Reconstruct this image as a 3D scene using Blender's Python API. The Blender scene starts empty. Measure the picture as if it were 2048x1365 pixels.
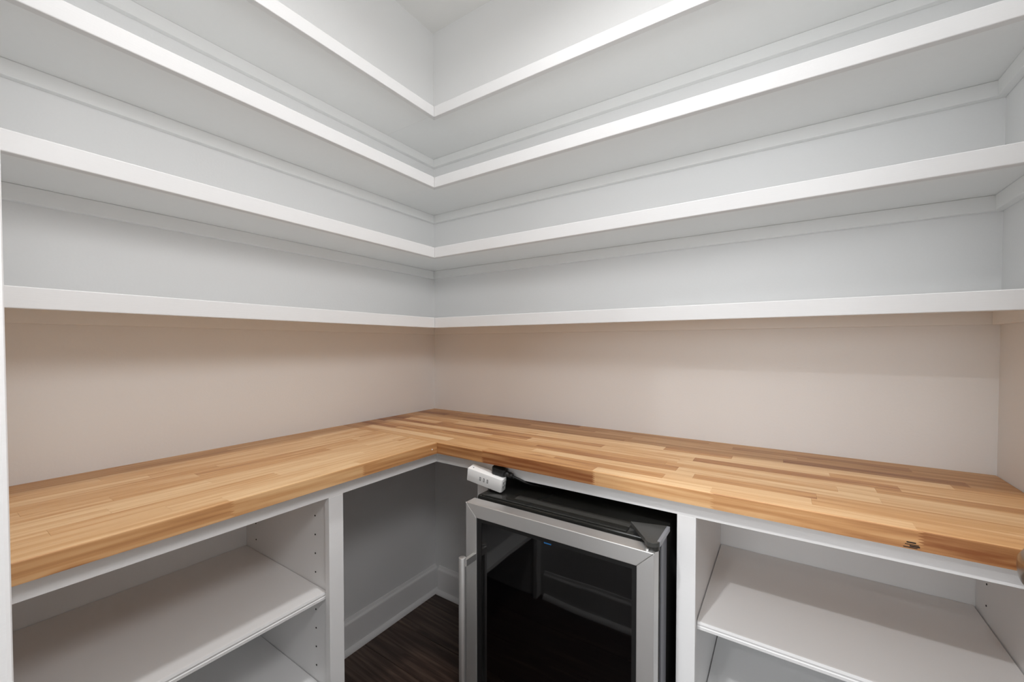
import bpy, bmesh, math, random
from mathutils import Vector, Matrix, Euler

random.seed(7)
S = bpy.context.scene
C = S.collection
PI = math.pi

# ------------------------------------------------------------------ camera
FPX = 817.76
CAM = Vector((1.44923, -1.47934, 1.23417))
cam_data = bpy.data.cameras.new('camera')
cam_data.sensor_fit = 'HORIZONTAL'
cam_data.sensor_width = 36.0
cam_data.lens = FPX / 2048 * 36.0
cam_data.shift_y = 23.24 / 2048
cam_data.clip_start = 0.02
cam = bpy.data.objects.new('camera', cam_data)
C.objects.link(cam)
cam.location = CAM
cam.rotation_euler = (math.radians(90 - 1.1646), 0, math.radians(33.6644))
S.camera = cam

# ------------------------------------------------------------------ world, exposure
w = bpy.data.worlds.new('world')
S.world = w
w.use_nodes = True
w.node_tree.nodes['Background'].inputs[0].default_value = (0.75, 0.85, 1.0, 1)
w.node_tree.nodes['Background'].inputs[1].default_value = 0.4
S.view_settings.view_transform = 'Standard'
S.view_settings.look = 'None'
S.view_settings.gamma = 1.0
S.view_settings.use_curve_mapping = False
S.view_settings.exposure = 0.09
try:
    S.cycles.max_bounces = 14
    S.cycles.diffuse_bounces = 10
    S.cycles.glossy_bounces = 5
    S.cycles.use_denoising = True
    S.cycles.caustics_reflective = False
    S.cycles.caustics_refractive = False
except Exception:
    pass

# ------------------------------------------------------------------ lamps
def area(name, loc, size, power, color=(1, 1, 1), rot=(0, 0, 0), shape='DISK', size_y=None, spread=None):
    d = bpy.data.lights.new(name, 'AREA')
    d.shape = shape
    d.size = size
    if size_y: d.size_y = size_y
    d.energy = power
    d.color = color
    if spread: d.spread = spread
    o = bpy.data.objects.new(name, d)
    C.objects.link(o)
    o.location = loc
    o.rotation_euler = rot
    return o

PANTRY_LAMP = (1.14, -0.90)
HALL_LAMPS = ((0.90, -2.54), (0.91, -3.87))
CEIL, HALLCEIL = 2.756, 2.97
WARM = (1.0, 0.995, 0.995)
area('pantry_lamp', (*PANTRY_LAMP, CEIL - 0.012), 0.14, 11.5, WARM, spread=math.radians(166))
area('hall_lamp', (*HALL_LAMPS[0], HALLCEIL - 0.012), 0.10, 32, WARM)
area('hall_lamp', (*HALL_LAMPS[1], HALLCEIL - 0.012), 0.10, 20, WARM)
area('hall_fill', (1.3, -5.10, 1.55), 2.2, 30, (0.94, 0.97, 1.0), rot=(math.radians(90), 0, 0), shape='RECTANGLE', size_y=1.7)  # unseen fill light added to brighten the pantry through the doorway

# soft fill lamp added in the doorway above the camera, aimed at the corner
FILL = Vector((1.60, -1.42, 1.82))
area('doorway_fill', FILL, 0.30, 4.0, (1.0, 0.99, 1.0), rot=(Vector((0.0, -0.62, 1.15)) - FILL).to_track_quat('-Z', 'Y').to_euler(), spread=math.radians(140))

# ------------------------------------------------------------------ materials
MATS = {}
def srgb(r, g, b):
    f = lambda c: (c / 255 / 12.92) if c / 255 <= 0.04045 else ((c / 255 + 0.055) / 1.055) ** 2.4
    return (f(r), f(g), f(b), 1)

class NT:
    def __init__(s, name):
        s.m = bpy.data.materials.new(name); s.m.use_nodes = True
        s.t = s.m.node_tree; s.b = s.t.nodes['Principled BSDF']
        MATS[name] = s.m
    def n(s, kind, **kw):
        x = s.t.nodes.new(kind)
        for k, v in kw.items():
            if k in x.inputs: x.inputs[k].default_value = v
            else: setattr(x, k, v)
        return x
    def l(s, a, b): s.t.links.new(a, b)
    def bump(s, height, strength, dist=0.001):
        b = s.n('ShaderNodeBump'); b.inputs['Strength'].default_value = strength
        b.inputs['Distance'].default_value = dist
        s.l(height, b.inputs['Height']); s.l(b.outputs[0], s.b.inputs['Normal'])
    def coords(s, scale=(1, 1, 1), offset_random=False):
        tc = s.n('ShaderNodeTexCoord'); mp = s.n('ShaderNodeMapping')
        mp.inputs['Scale'].default_value = scale
        s.l(tc.outputs['Object'], mp.inputs['Vector'])
        if offset_random:
            oi = s.n('ShaderNodeObjectInfo'); m = s.n('ShaderNodeMath', operation='MULTIPLY')
            s.l(oi.outputs['Random'], m.inputs[0]); m.inputs[1].default_value = 37.0
            cb = s.n('ShaderNodeCombineXYZ')
            for i in range(3): s.l(m.outputs[0], cb.inputs[i])
            s.l(cb.outputs[0], mp.inputs['Location'])
        return mp.outputs[0]

def paint(name, col, rough, scale=(60, 60, 60), bump=0.15, var=0.012):
    t = NT(name)
    v = t.coords(scale)
    nz = t.n('ShaderNodeTexNoise'); nz.inputs['Scale'].default_value = 3.0; nz.inputs['Detail'].default_value = 5
    t.l(v, nz.inputs['Vector'])
    r = t.n('ShaderNodeMapRange'); r.inputs['To Min'].default_value = 1 - var; r.inputs['To Max'].default_value = 1 + var
    t.l(nz.outputs[0], r.inputs['Value'])
    mx = t.n('ShaderNodeVectorMath', operation='SCALE'); mx.inputs[0].default_value = col[:3]
    t.l(r.outputs[0], mx.inputs['Scale']); t.l(mx.outputs[0], t.b.inputs['Base Color'])
    t.b.inputs['Roughness'].default_value = rough
    t.bump(nz.outputs[0], bump)
    return t.m

def plain(name, col, rough=0.5, metal=0.0, **kw):
    t = NT(name)
    t.b.inputs['Base Color'].default_value = col
    t.b.inputs['Roughness'].default_value = rough
    t.b.inputs['Metallic'].default_value = metal
    for k, v in kw.items(): t.b.inputs[k].default_value = v
    nz = t.n('ShaderNodeTexNoise'); nz.inputs['Scale'].default_value = 220
    t.l(t.coords(), nz.inputs['Vector'])
    t.bump(nz.outputs[0], 0.03, 0.0005)
    return t.m

WALL = paint('wall_paint', (0.785, 0.79, 0.79), 0.75, (55, 55, 55), 0.22)
CEILM = paint('ceiling_paint', (0.78, 0.775, 0.76), 0.85, (55, 55, 55), 0.2)
TRIM = paint('trim_paint', (0.86, 0.86, 0.86), 0.42, (12, 12, 160), 0.12)
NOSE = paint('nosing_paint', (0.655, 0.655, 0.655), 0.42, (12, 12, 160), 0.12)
SHELFP = paint('shelf_paint', (0.80, 0.805, 0.80), 0.5, (20, 20, 60), 0.10)
MELA = paint('melamine', (0.82, 0.82, 0.82), 0.38, (90, 90, 90), 0.05)
DARK = plain('dark_gap', srgb(28, 25, 23), 0.9)
BLACK = plain('black_gloss', srgb(44, 44, 42), 0.16)
BLACKM = plain('black_matte', srgb(16, 16, 16), 0.45)
WPLAS = plain('white_plastic', srgb(244, 244, 243), 0.3)
REFLGREY = plain('reflection_grey', srgb(72, 71, 68), 0.22)
COVER = plain('hinge_black', srgb(62, 62, 60), 0.3)
GREYT = plain('grey_trim', srgb(148, 150, 156), 0.35, 0.4)
NICKEL = plain('satin_nickel', srgb(150, 135, 120), 0.25, 1.0)
LENS = NT('lamp_lens'); LENS.b.inputs['Emission Color'].default_value = (1, .97, .93, 1); LENS.b.inputs['Emission Strength'].default_value = 6
LENS = LENS.m
FILLPANE = NT('fill_pane'); FILLPANE.b.inputs['Emission Color'].default_value = (.9, .95, 1, 1); FILLPANE.b.inputs['Emission Strength'].default_value = 2.0  # glow of the unseen panes, made up as hall fill
FILLPANE = FILLPANE.m

def steel():
    t = NT('brushed_steel')
    v = t.coords((3, 3, 900))
    nz = t.n('ShaderNodeTexNoise'); nz.inputs['Scale'].default_value = 1.0; nz.inputs['Detail'].default_value = 4
    t.l(v, nz.inputs['Vector'])
    r = t.n('ShaderNodeMapRange'); r.inputs['To Min'].default_value = 0.34; r.inputs['To Max'].default_value = 0.50
    t.l(nz.outputs[0], r.inputs['Value']); t.l(r.outputs[0], t.b.inputs['Roughness'])
    t.b.inputs['Base Color'].default_value = srgb(226, 226, 225)
    t.b.inputs['Metallic'].default_value = 0.88
    t.bump(nz.outputs[0], 0.06, 0.0004)
    return t.m
STEEL = steel()

def glass():
    t = NT('tinted_glass')
    t.b.inputs['Base Color'].default_value = srgb(5, 5, 6)
    t.b.inputs['Roughness'].default_value = 0.03
    t.b.inputs['IOR'].default_value = 1.5
    t.b.inputs['Specular IOR Level'].default_value = 0.75
    nz = t.n('ShaderNodeTexNoise'); nz.inputs['Scale'].default_value = 2.2
    t.l(t.coords(), nz.inputs['Vector'])
    t.bump(nz.outputs[0], 0.5, 0.006)
    return t.m
GLASS = glass()

def wood(name, light, mid, dark, rough=0.42, shift=0.0, streak=0.07, blotch=0.22):
    """stave wood: long grain along local X; tone comes from the object's own colour"""
    t = NT(name)
    v = t.coords((1.6, 26, 26), True)
    n1 = t.n('ShaderNodeTexNoise'); n1.inputs['Scale'].default_value = 1.6; n1.inputs['Detail'].default_value = 6; n1.inputs['Roughness'].default_value = 0.6
    n1.inputs['Distortion'].default_value = 0.6
    t.l(v, n1.inputs['Vector'])
    v2 = t.coords((5, 260, 260), True)
    n2 = t.n('ShaderNodeTexNoise'); n2.inputs['Scale'].default_value = 1.0; n2.inputs['Detail'].default_value = 3
    t.l(v2, n2.inputs['Vector'])
    v3 = t.coords((5, 24, 24), True)
    n3 = t.n('ShaderNodeTexNoise'); n3.inputs['Scale'].default_value = 0.9; n3.inputs['Detail'].default_value = 2
    t.l(v3, n3.inputs['Vector'])
    oi = t.n('ShaderNodeObjectInfo')
    sep = t.n('ShaderNodeSeparateColor'); t.l(oi.outputs['Color'], sep.inputs[0])
    a = t.n('ShaderNodeMapRange'); a.inputs['From Min'].default_value = 0.3; a.inputs['From Max'].default_value = 0.7
    a.inputs['To Min'].default_value = -blotch + shift; a.inputs['To Max'].default_value = blotch + shift
    t.l(n1.outputs[0], a.inputs['Value'])
    b = t.n('ShaderNodeMapRange'); b.inputs['From Min'].default_value = 0.3; b.inputs['From Max'].default_value = 0.7
    b.inputs['To Min'].default_value = -streak; b.inputs['To Max'].default_value = streak
    t.l(n2.outputs[0], b.inputs['Value'])
    s1 = t.n('ShaderNodeMath', operation='ADD'); t.l(sep.outputs[0], s1.inputs[0]); t.l(a.outputs[0], s1.inputs[1])
    # growth rings: distorted bands that run with the grain
    wv = t.n('ShaderNodeTexWave', wave_type='BANDS', bands_direction='DIAGONAL')
    wv.inputs['Scale'].default_value = 1.0; wv.inputs['Distortion'].default_value = 10.0; wv.inputs['Detail'].default_value = 3.0; wv.inputs['Detail Scale'].default_value = 0.7
    t.l(t.coords((1.3, 21, 31), True), wv.inputs['Vector'])
    wr = t.n('ShaderNodeMapRange'); wr.inputs['To Min'].default_value = -streak * 0.8; wr.inputs['To Max'].default_value = streak * 1.3
    t.l(wv.outputs['Fac'], wr.inputs['Value'])
    s0 = t.n('ShaderNodeMath', operation='ADD'); t.l(s1.outputs[0], s0.inputs[0]); t.l(wr.outputs[0], s0.inputs[1])
    s2 = t.n('ShaderNodeMath', operation='ADD'); t.l(s0.outputs[0], s2.inputs[0]); t.l(b.outputs[0], s2.inputs[1])
    k = t.n('ShaderNodeMapRange'); k.inputs['From Min'].default_value = 0.66; k.inputs['From Max'].default_value = 0.80
    k.inputs['To Min'].default_value = 0; k.inputs['To Max'].default_value = 0.5
    t.l(n3.outputs[0], k.inputs['Value'])
    s3 = t.n('ShaderNodeMath', operation='ADD'); t.l(s2.outputs[0], s3.inputs[0]); t.l(k.outputs[0], s3.inputs[1])
    ramp = t.n('ShaderNodeValToRGB')
    ramp.color_ramp.elements[0].position = 0.0; ramp.color_ramp.elements[0].color = light
    ramp.color_ramp.elements[1].position = 1.0; ramp.color_ramp.elements[1].color = dark
    e = ramp.color_ramp.elements.new(0.5); e.color = mid
    t.l(s3.outputs[0], ramp.inputs[0])
    t.l(ramp.outputs[0], t.b.inputs['Base Color'])
    t.b.inputs['Roughness'].default_value = rough
    t.bump(n2.outputs[0], 0.12, 0.0006)
    return t.m
BUTCHER = wood('butcher_block', srgb(226, 191, 146), srgb(197, 149, 98), srgb(144, 88, 46))
EDGESHADE = wood('butcher_block_shaded_edge', srgb(222, 182, 134), srgb(192, 142, 92), srgb(134, 78, 38), shift=0.24, streak=0.085, blotch=0.22)  # copy of the block wood, darkened with the front edge's shade
FLOORW = wood('dark_floor_wood', srgb(112, 92, 78), srgb(62, 45, 38), srgb(28, 20, 18), 0.34, streak=0.09)

# ------------------------------------------------------------------ mesh helpers
def link(name, me, mat, parent=None):
    o = bpy.data.objects.new(name, me)
    C.objects.link(o)
    if mat is not None and not me.materials: me.materials.append(mat)
    if parent is not None:
        o.parent = parent
    return o

def add_box(bm, x0, x1, y0, y1, z0, z1, bevel=0.0, seg=1):
    x0, x1 = min(x0, x1), max(x0, x1); y0, y1 = min(y0, y1), max(y0, y1); z0, z1 = min(z0, z1), max(z0, z1)
    v = [bm.verts.new(c) for c in ((x0, y0, z0), (x1, y0, z0), (x1, y1, z0), (x0, y1, z0), (x0, y0, z1), (x1, y0, z1), (x1, y1, z1), (x0, y1, z1))]
    fs = [bm.faces.new([v[i] for i in f]) for f in ((3, 2, 1, 0), (4, 5, 6, 7), (0, 1, 5, 4), (1, 2, 6, 5), (2, 3, 7, 6), (3, 0, 4, 7))]
    if bevel:
        es = set(e for f in fs for e in f.edges)
        bmesh.ops.bevel(bm, geom=list(es), offset=bevel, segments=seg, profile=0.5, affect='EDGES')

def add_prism(bm, pts, axis, a, b, bevel=0.0):
    """closed polygon pts (2-D) pushed along axis from a to b; axis 0: pts=(y,z), 1: (x,z), 2: (x,y)"""
    def P(p, t):
        return {0: (t, p[0], p[1]), 1: (p[0], t, p[1]), 2: (p[0], p[1], t)}[axis]
    A = [bm.verts.new(P(p, a)) for p in pts]; B = [bm.verts.new(P(p, b)) for p in pts]
    n = len(pts)
    fs = [bm.faces.new(A), bm.faces.new(B[::-1])]
    for i in range(n):
        fs.append(bm.faces.new((A[i], B[i], B[(i + 1) % n], A[(i + 1) % n])))
    bmesh.ops.recalc_face_normals(bm, faces=fs)
    if bevel:
        es = set(e for f in fs for e in f.edges)
        bmesh.ops.bevel(bm, geom=list(es), offset=bevel, segments=2, profile=0.5, affect='EDGES')

def add_cyl(bm, c, r, h, axis='Z', seg=24, r2=None, bevel=0.0):
    M = {'Z': Matrix(), 'X': Matrix.Rotation(PI / 2, 4, 'Y'), 'Y': Matrix.Rotation(-PI / 2, 4, 'X')}[axis]
    g = bmesh.ops.create_cone(bm, cap_ends=True, segments=seg, radius1=r, radius2=r if r2 is None else r2, depth=h,
                              matrix=Matrix.Translation(c) @ M)
    if bevel:
        es = set(e for v in g['verts'] for e in v.link_edges if len(e.link_faces) == 2 and any(len(f.verts) > 4 for f in e.link_faces))
        bmesh.ops.bevel(bm, geom=list(es), offset=bevel, segments=2, profile=0.5, affect='EDGES')

def add_lathe(bm, prof, c, axis='X', seg=32):
    """prof: list of (t, r) along the axis"""
    rings = []
    for t, r in prof:
        ring = []
        for i in range(seg):
            a = 2 * PI * i / seg
            p = {'X': (t, r * math.cos(a), r * math.sin(a)), 'Z': (r * math.cos(a), r * math.sin(a), t), 'Y': (r * math.cos(a), t, r * math.sin(a))}[axis]
            ring.append(bm.verts.new(Vector(c) + Vector(p)))
        rings.append(ring)
    fs = []
    for A, B in zip(rings, rings[1:]):
        for i in range(seg):
            fs.append(bm.faces.new((A[i], A[(i + 1) % seg], B[(i + 1) % seg], B[i])))
    fs.append(bm.faces.new(rings[0])); fs.append(bm.faces.new(rings[-1][::-1]))
    bmesh.ops.recalc_face_normals(bm, faces=fs)

def add_tube(bm, pts, r, seg=10):
    pts = [Vector(p) for p in pts]
    # Catmull-Rom resample
    Q = []
    E = [pts[0] * 2 - pts[1]] + pts + [pts[-1] * 2 - pts[-2]]
    for i in range(1, len(E) - 2):
        for k in range(6):
            t = k / 6
            a, b, c, d = E[i - 1], E[i], E[i + 1], E[i + 2]
            Q.append(0.5 * ((2 * b) + (c - a) * t + (2 * a - 5 * b + 4 * c - d) * t * t + (3 * b - a - 3 * c + d) * t ** 3))
    Q.append(pts[-1])
    rings = []
    for i, q in enumerate(Q):
        d = (Q[min(i + 1, len(Q) - 1)] - Q[max(i - 1, 0)]).normalized()
        u = d.cross(Vector((0, 0, 1)) if abs(d.z) < 0.95 else Vector((1, 0, 0))).normalized(); v = d.cross(u)
        rings.append([bm.verts.new(q + r * (u * math.cos(2 * PI * k / seg) + v * math.sin(2 * PI * k / seg))) for k in range(seg)])
    fs = []
    for A, B in zip(rings, rings[1:]):
        for i in range(seg):
            fs.append(bm.faces.new((A[i], A[(i + 1) % seg], B[(i + 1) % seg], B[i])))
    fs.append(bm.faces.new(rings[0])); fs.append(bm.faces.new(rings[-1][::-1]))
    bmesh.ops.recalc_face_normals(bm, faces=fs)

def obj(name, bm, mat, parent=None, smooth=False, origin=None):
    me = bpy.data.meshes.new(name)
    if origin is not None:
        bmesh.ops.translate(bm, verts=bm.verts, vec=-Vector(origin))
    bm.to_mesh(me); bm.free()
    if smooth:
        for p in me.polygons: p.use_smooth = True
        try:
            me.set_sharp_from_angle(angle=math.radians(40))
        except Exception:
            pass
    o = link(name, me, mat, parent)
    if origin is not None:
        o.location = Vector(origin) - (parent_loc(parent) if parent is not None else Vector((0, 0, 0)))
    elif parent is not None:
        o.location = -parent_loc(parent)
    return o

def parent_loc(p):
    L = Vector((0, 0, 0))
    while p is not None:
        L = L + p.location; p = p.parent
    return L

def box(name, b, mat, parent=None, bevel=0.0, seg=1):
    bm = bmesh.new(); add_box(bm, *b, bevel=bevel, seg=seg)
    return obj(name, bm, mat, parent)

def boxes(name, bs, mat, parent=None, bevel=0.0):
    bm = bmesh.new()
    for b in bs: add_box(bm, *b, bevel=bevel)
    return obj(name, bm, mat, parent)

def empty(name, label, cat, loc=(0, 0, 0), group=None):
    o = bpy.data.objects.new(name, None); C.objects.link(o); o.empty_display_size = 0.05
    o.location = loc; o['label'] = label; o['category'] = cat
    if group: o['group'] = group
    return o

def struct(o):
    o['kind'] = 'structure'; return o

# ------------------------------------------------------------------ room shell
RX = 1.884            # right wall
FY = -1.46            # inner face of the front wall
DX0, DX1, DH = 1.005, 1.775, 2.03   # doorway
FT = 0.115
HY = -5.2
struct(box('wall_left', (-0.12, 0, FY - FT, 0.12, 0, CEIL), WALL))
struct(box('wall_back', (0, RX, 0, 0.12, 0, CEIL), WALL))
struct(box('wall_right', (RX, RX + 0.12, FY - FT, 0.12, 0, CEIL), WALL))
struct(boxes('wall_front', [(0, DX0 - 0.018, FY - FT, FY, 0, HALLCEIL), (DX1 + 0.018, RX, FY - FT, FY, 0, HALLCEIL), (DX0 - 0.018, DX1 + 0.018, FY - FT, FY, DH + 0.018, HALLCEIL)], WALL))
struct(boxes('ceiling', [(-0.12, RX + 0.12, FY, 0.12, CEIL, CEIL + 0.1)], CEILM))
# the space outside the doorway
struct(boxes('wall_hall_front', [(-1.62, -0.12, FY - FT, FY, 0, HALLCEIL), (RX + 0.12, 3.62, FY - FT, FY, 0, HALLCEIL)], WALL))
struct(boxes('wall_hall_top', [(-0.12, 0, FY - FT, FY, CEIL, HALLCEIL), (RX, RX + 0.12, FY - FT, FY, CEIL, HALLCEIL)], WALL))
struct(box('wall_hall_left', (-1.62, -1.5, HY, FY - FT, 0, HALLCEIL), WALL))
struct(box('wall_hall_right', (3.5, 3.62, HY, FY - FT, 0, HALLCEIL), WALL))
WX0, WX1, WZ0, WZ1 = 0.2, 2.4, 0.7, 2.4
struct(boxes('wall_far', [(-1.62, WX0, HY - 0.12, HY, 0, HALLCEIL), (WX1, 3.62, HY - 0.12, HY, 0, HALLCEIL), (WX0, WX1, HY - 0.12, HY, 0, WZ0), (WX0, WX1, HY - 0.12, HY, WZ1, HALLCEIL)], WALL))
struct(box('ceiling_hall', (-1.62, 3.62, HY - 0.12, FY - FT, HALLCEIL, HALLCEIL + 0.1), CEILM))
added_win = struct(boxes('added_window_1', [(WX0, WX0 + .05, HY - .1, HY - .03, WZ0, WZ1), (WX1 - .05, WX1, HY - .1, HY - .03, WZ0, WZ1), (WX0 + .05, WX1 - .05, HY - .1, HY - .03, WZ0, WZ0 + .05), (WX0 + .05, WX1 - .05, HY - .1, HY - .03, WZ1 - .05, WZ1), (1.28, 1.32, HY - .1, HY - .03, WZ0 + .05, WZ1 - .05)], TRIM))  # unseen glazing, made up to go with the added hall fill
box('pane', (WX0 + .05, 1.28, HY - .08, HY - .07, WZ0 + .05, WZ1 - .05), FILLPANE, added_win)
box('pane', (1.32, WX1 - .05, HY - .08, HY - .07, WZ0 + .05, WZ1 - .05), FILLPANE, added_win)

# floor: a slab with every plank laid on it as a piece of its own
floor = struct(box('floor', (-1.62, 3.62, HY - 0.12, 0.12, -0.12, -0.012), DARK))
PW = 0.1695
rngf = random.Random(4)
def plank(x0, x1, y0, y1):
    g = 0.0006
    bm = bmesh.new()
    add_box(bm, x0 + g, x1 - g, y0 + g, y1 - g, -0.012, 0.0, bevel=0.0012)
    o = obj('plank', bm, FLOORW, floor, origin=((x0 + x1) / 2, (y0 + y1) / 2, -0.006))
    t = rngf.uniform(0.3, 0.72); o.color = (t, t, t, 1)
y = -0.099 + PW
row = 0
while y > HY:
    y1 = min(y, 0.0); y0 = max(y - PW, HY)
    fr = row % 4
    x = -1.5 if y < FY else 0.0
    xe = 3.5 if y < FY else RX
    if y > FY and y0 < FY: pass
    first = True
    while x < xe - 1e-6:
        L = rngf.uniform(0.9, 1.9)
        if first: L *= rngf.uniform(0.45, 1.0); first = False
        nx = min(x + L, xe)
        if xe - nx < 0.25: nx = xe
        plank(x, nx, y0, y1); x = nx
    y -= PW; row += 1

# baseboards (flat board, bevelled cap, shoe moulding)
def baseboard(name, axis, wall, a, b, sgn):
    """profile measured from the wall plane; axis = direction it runs"""
    prof = [(0, 0.0), (0.0, 0.132), (0.004, 0.132), (0.007, 0.122), (0.013, 0.116), (0.014, 0.112), (0.014, 0.019), (0.018, 0.018), (0.024, 0.013), (0.028, 0.006), (0.029, 0.0)]
    pts = [(wall + sgn * d, z) for d, z in prof]
    bm = bmesh.new()
    if axis == 'y': # wall plane x = wall, runs in y ; pts=(x,z)
        add_prism(bm, pts, 1, a, b)
    else:
        add_prism(bm, pts, 0, a, b)
    return struct(obj(name, bm, TRIM))
baseboard('baseboard_left', 'y', 0.0, -0.842, 0.0, 1)
baseboard('baseboard_back', 'x', 0.0, 0.03, 0.654, -1)
baseboard('baseboard_front', 'x', FY, 0.50, DX0 - 0.072, 1)
baseboard('baseboard_hall', 'x', HY, -1.5, 3.5, 1)

# door frame (jamb + casing) and the open door leaf
bm = bmesh.new()
JT = 0.018
for x0, x1 in ((DX0 - JT, DX0), (DX1, DX1 + JT)):
    add_box(bm, x0, x1, FY - FT, FY, 0, DH + JT, bevel=0.0008)
add_box(bm, DX0, DX1, FY - FT, FY, DH, DH + JT)
jamb = struct(obj('trim_1', bm, TRIM))
CW = 0.062
for side, (ya, yb) in (('in', (FY, FY + 0.0222)), ('out', (FY - FT - 0.017, FY - FT))):
    r = 0.006
    box('casing', (DX0 - r - CW, DX0 - r, ya, yb, 0, DH + r), TRIM, jamb, bevel=0.003, seg=2)
    box('casing', (DX1 + r, DX1 + r + CW, ya, yb, 0, DH + r), TRIM, jamb, bevel=0.003, seg=2)
    box('casing', (DX0 - r - CW, DX1 + r + CW, ya, yb, DH + r, DH + r + CW), TRIM, jamb, bevel=0.003, seg=2)

LX0, LX1 = 1.7615, 1.7965
LY0, LY1 = -1.44, -0.668
LY0 = FY + 0.019
door = struct(boxes('door_1', [(LX0, LX1, LY0, LY0 + .11, .012, 2.02), (LX0, LX1, LY1 - .11, LY1, .012, 2.02),
     (LX0, LX1, LY0 + .11, LY1 - .11, .012, .25), (LX0, LX1, LY0 + .11, LY1 - .11, .84, 1.0), (LX0, LX1, LY0 + .11, LY1 - .11, 1.9, 2.02)], TRIM))
for z0, z1 in ((.25, .84), (1.0, 1.9)):
    box('door_panel', (LX0 + .011, LX1 - .011, LY0 + .11, LY1 - .11, z0, z1), TRIM, door)
for z in (.25, 1.0, 1.75):
    bm = bmesh.new(); add_cyl(bm, (LX0 - .006, LY0 - .004 + .006, z), .006, .09, seg=16)
    obj('hinge', bm, NICKEL, door, smooth=True)
KY, KZ = -0.728, 0.962
bm = bmesh.new()
add_lathe(bm, [(0, .031), (-.004, .031), (-.008, .027), (-.009, .012), (-.026, .0105), (-.034, .0135), (-.040, .021), (-.048, .0265), (-.056, .0275), (-.063, .0255), (-.068, .019), (-.071, .008)], (LX0, KY, KZ), 'X', 40)
kn = obj('door_knob', bm, NICKEL, door, smooth=True)
bm = bmesh.new()
add_lathe(bm, [(0, .031), (.004, .031), (.008, .027), (.009, .012), (.026, .0105), (.034, .0135), (.040, .021), (.048, .0265), (.056, .0275), (.063, .0255), (.068, .019), (.071, .008)], (LX1, KY, KZ), 'X', 40)
obj('door_knob', bm, NICKEL, door, smooth=True)

# ------------------------------------------------------------------ wall shelving: four L-shaped levels
SD_L, SD_B = 0.313, 0.3165
NH = 0.040
NT_ = 0.019
ordinal = ['lowest white L-shaped wall shelf, just above the bare wall over the wood counter',
           'second white L-shaped wall shelf up from the wood counter',
           'third white L-shaped wall shelf up from the wood counter',
           'topmost white L-shaped wall shelf, nearest the ceiling']
for lev, zt in enumerate((1.338, 1.611, 1.882, 2.153)):
    t = empty('wall_shelf', ordinal[lev], 'shelf', (0, 0, zt - NH), 'white shelves wrapping the pantry corner')
    G = 0.0004
    ub = zt - NT_
    xa, yb = SD_L - NT_, -(SD_B - NT_)
    box('board', (G, RX - G, yb, -G, ub, zt), SHELFP, t)
    box('board', (G, xa, FY + G, yb - G, ub, zt), SHELFP, t)
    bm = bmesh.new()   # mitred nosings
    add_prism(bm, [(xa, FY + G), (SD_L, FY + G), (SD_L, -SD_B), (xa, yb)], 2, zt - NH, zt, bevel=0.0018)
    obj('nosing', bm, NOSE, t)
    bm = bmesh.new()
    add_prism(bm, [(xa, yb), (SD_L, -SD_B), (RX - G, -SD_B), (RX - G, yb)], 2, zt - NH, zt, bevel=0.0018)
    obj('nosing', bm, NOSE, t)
    ch, cd = 0.037, 0.019
    box('cleat', (G, RX - G, -cd, -G, ub - ch, ub - G), SHELFP, t, bevel=0.0008)
    box('cleat', (G, cd, FY + G, -cd - G, ub - ch, ub - G), SHELFP, t, bevel=0.0008)
    box('cleat', (RX - cd, RX - G, yb + .002, -cd - G, ub - ch, ub - G), SHELFP, t, bevel=0.0008)

# ------------------------------------------------------------------ butcher block counters, stave by stave
CT, CB = 0.914, 0.8787
CDEP = 0.5122
RW = CDEP / 13
CG = 0.0015            # caulk gap at walls
def stave_mesh(L, wd, h, fing0, fing1, chamfer_front):
    """local x along the stave, y across, z up; optional finger joints on the ends"""
    pts_top = []
    nf = 7
    tooth = 0.0045
    def end(x, sg, fing):
        if not fing: return [(x, -h / 2), (x, h / 2)]
        out = []
        for i in range(2 * nf + 1):
            z = -h / 2 + h * i / (2 * nf)
            out.append((x + (tooth if i % 2 else -tooth) * 1.0, z))
        return out
    a = end(L / 2, 1, fing1); b = end(-L / 2, -1, fing0)
    prof = a + b[::-1]
    bm = bmesh.new()
    add_prism(bm, prof, 1, -wd / 2, wd / 2)
    if chamfer_front:
        es = [e for e in bm.edges if all(v.co.y < -wd / 2 + 1e-5 and v.co.z > h / 2 - 1e-5 for v in e.verts)]
        bmesh.ops.bevel(bm, geom=es, offset=0.0022, segments=2, profile=0.5, affect='EDGES')
    return bm

L_, M_, D_, R_ = 0.10, 0.42, 0.66, 0.85
rngs = random.Random(11)
def lay_staves(parent, rows, run0, place, front_row):
    for i, segs in enumerate(rows):
        for k, (s0, s1, tone) in enumerate(segs):
            g = 0.00012
            fr = (i == front_row)
            bm = stave_mesh(s1 - s0 - (0 if fr else 2 * g), RW - 2 * g, CT - CB, fr and k > 0, fr and k < len(segs) - 1, fr)
            me = bpy.data.meshes.new('stave'); bm.to_mesh(me); bm.free()
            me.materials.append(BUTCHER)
            if fr:      # front edge: side grain, plus its shade put in as darker colour
                me.materials.append(EDGESHADE)
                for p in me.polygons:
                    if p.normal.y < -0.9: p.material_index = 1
            o = link('stave', me, None, parent)
            place(o, (s0 + s1) / 2, i)
            tn = min(1, max(0, tone + rngs.uniform(-0.05, 0.05)))
            o.color = (tn, tn, tn, 1)

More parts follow.
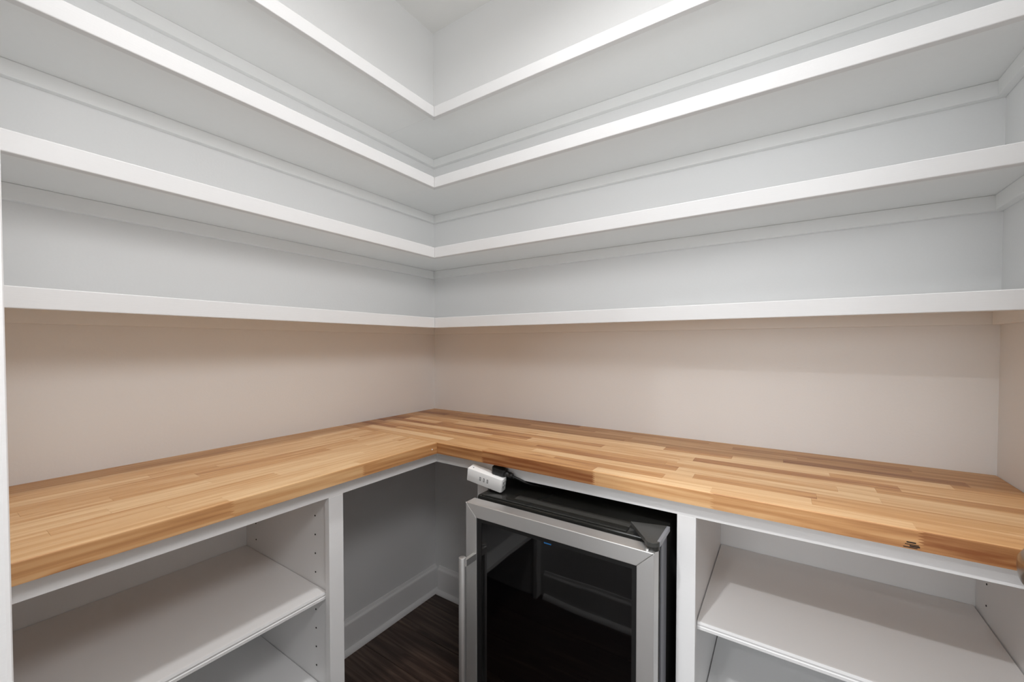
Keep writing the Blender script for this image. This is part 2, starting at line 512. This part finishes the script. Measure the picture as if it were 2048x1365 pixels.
E0, E1 = 0.0015, RX - 0.0015
def seg(*a):
    """seg(tone, joint, tone, joint, ..., tone)"""
    out = []; x = E0
    for i in range(0, len(a), 2):
        nx = a[i + 1] if i + 1 < len(a) else E1
        out.append((x, nx, a[i])); x = nx
    return out
rowsB = [
    seg(.45, .354, .80, .792, .48, 1.25, .45),
    seg(.62, .22, .55, .876, .42, 1.320, .62, 1.72, .45),
    seg(.92, .175, .72, .614, .50, 1.02, .38, 1.483, .50),
    seg(.40, .31, .60, 1.010, .42, 1.450, .74, 1.80, .5),
    seg(.30, .42, .16, 1.146, .70, 1.330, .14, 1.766, .52),
    seg(.62, .334, .20, .72, .14, 1.545, .42),
    seg(.90, .088, .22, .277, .64, .979, .26, 1.243, .74, 1.665, .30),
    seg(.78, .30, .70, .733, .14, 1.21, .10, 1.62, .48),
    seg(.92, .056, .16, .595, .50, 1.187, .36, 1.550, .18),
    seg(.60, .396, .72, .80, .68, 1.224, .10, 1.617, .22),
    seg(.84, .20, .55, .396, .44, .819, .08, 1.269, .56, 1.509, .42),
    seg(.56, .088, .06, .519, .40, .910, .60, 1.209, .16, 1.499, .46),
    seg(.60, .20, .38, .698, .54, 1.052, .10, 1.323, .30, 1.648, .54),
]
cb = empty('countertop', 'butcher block countertop of darker mixed staves along the back wall, over the beverage fridge', 'countertop', (0, 0, CB), 'butcher block countertops')
def placeB(o, s, i): o.location = (s, -(0.0015 + (i + .5) * RW) + 0.0015, (CT + CB) / 2 - CB)
lay_staves(cb, rowsB, E0, placeB, 12)

LY_A, LY_B = -CDEP - 0.0008, FY + 0.0015     # left counter runs from the joint to the front wall
def segL(*a):
    """joints given as y; returned as distance along -y"""
    out = []; x = -LY_A
    for i in range(0, len(a), 2):
        nx = -a[i + 1] if i + 1 < len(a) else -LY_B
        out.append((x, nx, a[i])); x = nx
    return out
rowsL = [
    segL(.48, -.74, .40, -1.173, .52),
    segL(.40, -.93, .46),
    segL(.16, -.70, .30, -1.22, .26),
    segL(.34, -.679, .26, -1.110, .36),
    segL(.14, -.88, .34, -1.147, .24),
    segL(.36, -.60, .22, -1.02, .40),
    segL(.24, -.635, .44, -1.079, .30, -1.359, .26),
    segL(.32, -.756, .42, -1.24, .32),
    segL(.12, -.66, .10, -1.082, .14),
    segL(.30, -.565, .12, -.835, .22, -1.26, .16),
    segL(.16, -.72, .12, -.967, .30, -1.343, .24),
    segL(.28, -.62, .16, -1.192, .20),
    segL(.34, -.792, .08, -1.105, .20),
]
cl = empty('countertop', 'paler butcher block countertop along the left wall, butted against the back counter', 'countertop', (0, 0, CB), 'butcher block countertops')
def placeL(o, s, i):
    o.rotation_euler = (0, 0, PI / 2)
    o.location = ((i + .5) * RW, -s, (CT + CB) / 2 - CB)
# rotated by +90 deg: local -y faces +x, local +x faces +y, so mirror the run
def placeL2(o, s, i): placeL(o, s, i)
rowsL = [[(a, b, t) for a, b, t in r][::-1] for r in rowsL]
lay_staves(cl, rowsL, 0, placeL2, 12)
bm = bmesh.new()   # small knot with open finger tips on the back counter's front edge
for x0, x1, z, h in ((1.630, 1.642, .8895, .0022), (1.628, 1.646, .8865, .0012), (1.634, 1.647, .8835, .0022), (1.626, 1.644, .8812, .0014)):
    add_box(bm, x0, x1, -CDEP - .0003, -CDEP + .004, z, z + h)
obj('open_knot', bm, DARK, cb)
bm = bmesh.new(); add_cyl(bm, (CDEP + .0004, -.535, .8965), .0022, .0008, 'X', 12)
obj('nail_head', bm, WPLAS, cl)

# ------------------------------------------------------------------ base cabinets
FXL = 0.476           # face-frame plane of the left run
FYB = -0.4775         # face-frame plane of the back run
RZ0, RZ1 = 0.8375, CB - 0.0006
FTk = 0.019
def pins(parent, rows, plane, axis, sgn):
    bm = bmesh.new()
    for a in rows:
        z = .155
        while z < .80:
            if axis == 'Y': add_cyl(bm, (a, plane + sgn * .0004, z), .0022, .0012, 'Y', 10)
            else: add_cyl(bm, (plane + sgn * .0004, a, z), .0022, .0012, 'X', 10)
            z += .0513
    o = obj('pin_holes', bm, DARK, parent); o['kind'] = 'stuff'

lab = empty('base_cabinet', 'white open base cabinet with adjustable shelves under the left wood counter', 'cabinet', (0.24, -1.16, 0), 'open base cabinets')
PL = (-0.8615, -0.8425)
box('side_panel', (.001, FXL - FTk, PL[0], PL[1], .0, RZ1), MELA, lab)
box('side_panel', (.001, FXL - FTk, FY + .001, FY + .020, .0, RZ1), MELA, lab)
box('stile', (FXL - FTk, FXL, -.870, -.829, .0, RZ0), TRIM, lab, bevel=.0007)
box('stile', (FXL - FTk, FXL, FY + .001, FY + .04, .0, RZ0), TRIM, lab, bevel=.0007)
box('top_rail', (FXL - FTk, FXL, FY + .001, FYB - .0004, RZ0, RZ1), TRIM, lab, bevel=.0007)
for zt in (.582, .318):
    s = box('adjustable_shelf', (.0022, .446, FY + .0225, PL[0] - .0016, zt - .018, zt), MELA, lab)
    bm = bmesh.new()
    add_prism(bm, [(.446, zt - .019), (.446, zt), (.4505, zt), (.4515, zt - .006), (.4500, zt - .0105), (.4512, zt - .0125), (.4505, zt - .019)], 1, FY + .0225, PL[0] - .0016)
    obj('edge_band', bm, TRIM, s)
pins(lab, (.066, .398), PL[0], 'Y', -1)

rab = empty('base_cabinet', 'white open base cabinet with slanting shadows on its shelves, right of the beverage fridge', 'cabinet', (1.56, -.24, 0), 'open base cabinets')
PR = (1.264, 1.283)
box('side_panel', (PR[0], PR[1], FYB + FTk, -.001, 0, RZ1), MELA, rab)
box('side_panel', (1.853, 1.872, FYB + FTk, -.001, 0, RZ1), MELA, rab)
box('stile', (1.245, 1.286, FYB, FYB + FTk, 0, RZ0), TRIM, rab, bevel=.0007)
box('stile', (1.848, RX - .0008, FYB, FYB + FTk, 0, RZ0), TRIM, rab, bevel=.0007)
box('top_rail', (FXL - FTk, RX - .0008, FYB, FYB + FTk, RZ0, RZ1), TRIM, rab, bevel=.0007)
box('stile', (.652, .693, FYB, FYB + FTk, 0, RZ0), TRIM, rab, bevel=.0007)
box('side_panel', (.6545, .6735, FYB + FTk, -.001, 0, RZ1), MELA, rab)
for zt in (.582, .318):
    s = box('adjustable_shelf', (PR[1] + .0025, 1.853 - .004, -.441, -.0022, zt - .018, zt), MELA, rab)
    bm = bmesh.new()
    add_prism(bm, [(-.441, zt - .019), (-.441, zt), (-.4455, zt), (-.4465, zt - .006), (-.4450, zt - .0105), (-.4462, zt - .0125), (-.4455, zt - .019)], 0, PR[1] + .0025, 1.853 - .004)
    obj('edge_band', bm, TRIM, s)
pins(rab, (-.066, -.39), 1.853, 'X', -1)

# ------------------------------------------------------------------ beverage fridge
fr = empty('beverage_fridge', 'black undercounter beverage fridge with stainless framed dark glass door', 'fridge', (.966, -.30, 0))
BX0, BX1, BY0, BY1, BZ = .706, 1.2225, -.548, -.045, .795
bm = bmesh.new()
add_box(bm, BX0, BX1, BY0, BY1, .03, BZ, bevel=.006, seg=2)
body = obj('cabinet_shell', bm, BLACK, fr, smooth=True)
body['label'] = 'glossy black fridge shell'
box('side_trim', (BX1 - .002, BX1 + .0035, BY0 + .008, -.492, .035, BZ - .010), GREYT, fr, bevel=.001)
boxes('top_lip', [(BX0 + .012, BX1 - .075, BY0 + .004, BY0 + .028, BZ - .001, BZ + .0035)], BLACK, fr, bevel=.0015)
box('reflection_strip', (.815, BX1 - .078, BY0 + .030, BY0 + .062, BZ - .001, BZ + .0008), REFLGREY, fr, bevel=.0004)  # the rail's reflection, put into the grey colour of a thin strip
for x in (BX0 + .04, BX1 - .04):
    for yy in (BY0 + .05, BY1 - .05):
        bm = bmesh.new(); add_cyl(bm, (x, yy, .015), .018, .03, seg=20); obj('foot', bm, BLACKM, fr)
DXA, DXB, DY0, DY1, DZ0, DZ1 = .7155, 1.2275, -.610, -.567, .07, .7955
FW = .037
drd = box('door', (DXA + .004, DXB - .004, DY0 + .012, DY1, DZ0 + .004, DZ1 - .003), BLACKM, fr, bevel=.001)
drd['label'] = 'black door core behind the steel frame'
def mitre(pts, name):
    bm = bmesh.new(); add_prism(bm, pts, 1, DY0, DY1 - .004, bevel=.0014)
    obj(name, bm, STEEL, drd)
x0, x1, z0, z1 = DXA, DXB, DZ0, DZ1
g = .0002
mitre([(x0, z0 + g), (x0, z1 - g), (x0 + FW, z1 - FW - g), (x0 + FW, z0 + FW + g)], 'frame_member')
mitre([(x1, z0 + g), (x1, z1 - g), (x1 - FW, z1 - FW - g), (x1 - FW, z0 + FW + g)], 'frame_member')
mitre([(x0 + g, z1), (x1 - g, z1), (x1 - FW - g, z1 - FW), (x0 + FW + g, z1 - FW)], 'frame_member')
mitre([(x0 + g, z0), (x1 - g, z0), (x1 - FW - g, z0 + FW), (x0 + FW + g, z0 + FW)], 'frame_member')
gx0, gx1, gz0, gz1 = x0 + FW + .0006, x1 - FW - .0006, z0 + FW + .0006, z1 - FW - .0006
boxes('gasket_border', [(gx0, gx0 + .015, DY0 + .003, DY0 + .011, gz0, gz1), (gx1 - .010, gx1, DY0 + .003, DY0 + .011, gz0, gz1),
      (gx0 + .015, gx1 - .010, DY0 + .003, DY0 + .011, gz1 - .010, gz1), (gx0 + .015, gx1 - .010, DY0 + .003, DY0 + .011, gz0, gz0 + .010)], BLACKM, drd)
box('glass_pane', (gx0 + .015, gx1 - .010, DY0 + .004, DY0 + .011, gz0 + .010, gz1 - .010), GLASS, drd)
DISP = NT('display_glow'); DISP.b.inputs['Base Color'].default_value = (0, 0, 0, 1); DISP.b.inputs['Emission Color'].default_value = (0.02, 0.16, 0.42, 1); DISP.b.inputs['Emission Strength'].default_value = 0.45
box('display', (.962, .982, DY0 + .0036, DY0 + .0042, gz1 - .0135, gz1 - .0102), DISP.m, drd)
# seal between door and shell
boxes('door_seal', [(DXA + .012, DXB - .014, DY1, BY0 + .001, .08, .785)], BLACKM, fr)
# handle
bm = bmesh.new()
HX, HYY = .7385, -.652
add_cyl(bm, (HX, HYY, (.664 + .20) / 2), .0098, .664 - .20, 'Z', 32, bevel=.0015)
hd = obj('handle', bm, STEEL, drd, smooth=True)
for z in (.652, .212):
    bm = bmesh.new()
    add_prism(bm, [(HX + .004, HYY - .002), (HX + .004, HYY + .006), (HX - .002 + .006, DY0 + .0005), (HX + .0135, DY0 + .0005), (HX + .0135, HYY + .002)], 2, z - .010, z + .008)
    obj('handle_bracket', bm, STEEL, hd)
# hinge cover: triangular plate with a round pivot over the door corner
hz = .8005
bm = bmesh.new()
arc = [(1.2225 + .0155 * math.cos(a) - .004, -.588 + .0155 * math.sin(a)) for a in [math.radians(d) for d in range(195, 356, 20)]]
add_prism(bm, [(1.228, -.500), (1.150, -.522)] + arc + [(1.2345, -.585)][:0] + [(1.2345, -.588)], 2, hz + .004, hz + .0135, bevel=.0008)
hc = obj('hinge_cover', bm, COVER, fr, smooth=False)
bm = bmesh.new()
add_cyl(bm, (1.2185, -.588, hz + .0005), .0145, .012, 'Z', 28)
obj('pivot_boss', bm, BLACK, hc, smooth=True)
boxes('hinge_arm', [(1.165, 1.222, -.545, -.505, BZ - .001, hz + .004)], BLACKM, hc)
boxes('steel_edge', [(1.2285, 1.2350, -.590, -.502, hz + .0035, hz + .0138)], GREYT, hc)
bm = bmesh.new()
add_cyl(bm, (1.211, -.601, BZ + .002), .0035, .004, 'Z', 12)
obj('hinge_screw', bm, STEEL, hc, smooth=True)

# ------------------------------------------------------------------ outlet extender leaning on the fridge, and the fridge's plug
st = empty('outlet_extender', 'white cube outlet extender with three USB ports, tilted on top of the fridge', 'power strip', (.650, -.5265, .8208))
st.rotation_euler = Euler((0.1485, 0.1787, 0.119), 'XYZ')
# pose was solved as Rz * Ry * Rx, which is Blender's XYZ euler
SL, SDp, SH = .1194, .0311, .0412
def local(name, build, mat, smooth=False, parent=st):
    bm = bmesh.new(); build(bm)
    me = bpy.data.meshes.new(name); bm.to_mesh(me); bm.free()
    if smooth:
        for p in me.polygons: p.use_smooth = True
        me.set_sharp_from_angle(angle=math.radians(35))
    return link(name, me, mat, parent)
def bodyb(bm):
    add_box(bm, 0, SL, 0, SDp, 0, SH)
    es = [e for e in bm.edges if abs(e.verts[0].co.z - e.verts[1].co.z) > .02 and e.verts[0].co.x > .05]
    bmesh.ops.bevel(bm, geom=es, offset=.007, segments=5, profile=.5, affect='EDGES')
    es = [e for e in bm.edges if abs(e.verts[0].co.z - e.verts[1].co.z) < 1e-5 and e.calc_face_angle(0) > 1.2]
    bmesh.ops.bevel(bm, geom=es, offset=.0012, segments=2, profile=.5, affect='EDGES')
local('housing', bodyb, WPLAS, True)
UG = plain('usb_grey', srgb(70, 70, 72), .4)
for k in range(3):
    x = .0435 + k * .0125
    u = local('usb_port', lambda bm: add_box(bm, x, x + .0048, -.0006, .0008, .0145, .0265, bevel=.0004), UG)
    local('port_tongue', lambda bm: add_box(bm, x + .0018, x + .0032, -.0010, .0002, .0160, .0250), WPLAS, parent=u)
for zz in (.012, .025):
    local('outlet_slot', lambda bm: add_box(bm, SL - .0003, SL + .0004, .008, .011, zz, zz + .007), UG)
    local('outlet_slot', lambda bm: add_box(bm, SL - .0003, SL + .0004, .018, .020, zz, zz + .007), UG)
local('indicator_hole', lambda bm: add_cyl(bm, (.013, .012, SH + .0001), .0017, .0008, 'Z', 14), DARK)

bm = bmesh.new()
add_tube(bm, [(.794, -.493, .8495), (.812, -.487, .8425), (.836, -.470, .8290), (.868, -.42, .8115), (.90, -.35, .8005), (.95, -.22, .7995), (.99, -.09, .7995), (1.0, -.030, .77), (1.0, -.022, .60)], .0036, 12)
pl = obj('power_cord', bm, BLACKM, fr, smooth=True, origin=(.745, -.505, .845))
bm = bmesh.new()
add_prism(bm, [(-.024, -.012), (.010, -.012), (.017, -.006), (.017, .006), (.010, .012), (-.024, .012), (-.029, .006), (-.029, -.006)], 2, -.002, .019, bevel=.0022)
me = bpy.data.meshes.new('plug'); bm.to_mesh(me); bm.free()
for p in me.polygons: p.use_smooth = True
me.set_sharp_from_angle(angle=math.radians(35))
pg = link('plug', me, BLACKM, pl)
pg.location = (.010, .010, .0045); pg.rotation_euler = (0.12, 0.16, 0.16)
bm = bmesh.new()
add_lathe(bm, [(0, .0085), (.012, .0085), (.013, .0075), (.018, .0075), (.019, .0085), (.026, .0080), (.030, .0045)], (0, 0, 0), 'X', 20)
me = bpy.data.meshes.new('strain_relief'); bm.to_mesh(me); bm.free()
for p in me.polygons: p.use_smooth = True
sr = link('strain_relief', me, BLACKM, pl)
sr.location = (.022, .010, .0105); sr.rotation_euler = (0, 0.22, 0.10)

# ------------------------------------------------------------------ recessed ceiling lamps
def downlight(label, x, y, zc, grp=None):
    t = empty('recessed_light', label, 'ceiling light', (x, y, zc), grp)
    bm = bmesh.new()
    add_lathe(bm, [(-.0005, .092), (-.004, .090), (-.008, .082), (-.0082, .070), (-.0005, .068)], (x, y, zc), 'Z', 40)
    bmesh.ops.delete(bm, geom=[f for f in bm.faces if len(f.verts) > 4], context='FACES')
    obj('trim_ring', bm, TRIM, t, smooth=True)
    bm = bmesh.new(); add_cyl(bm, (x, y, zc - .003), .067, .004, seg=40)
    obj('lens', bm, LENS, t)
downlight('round recessed ceiling light inside the pantry', *PANTRY_LAMP, CEIL)
downlight('round recessed ceiling light outside, nearer the pantry door', *HALL_LAMPS[0], HALLCEIL, 'ceiling lights outside the pantry')
downlight('round recessed ceiling light outside, farther from the pantry door', *HALL_LAMPS[1], HALLCEIL, 'ceiling lights outside the pantry')
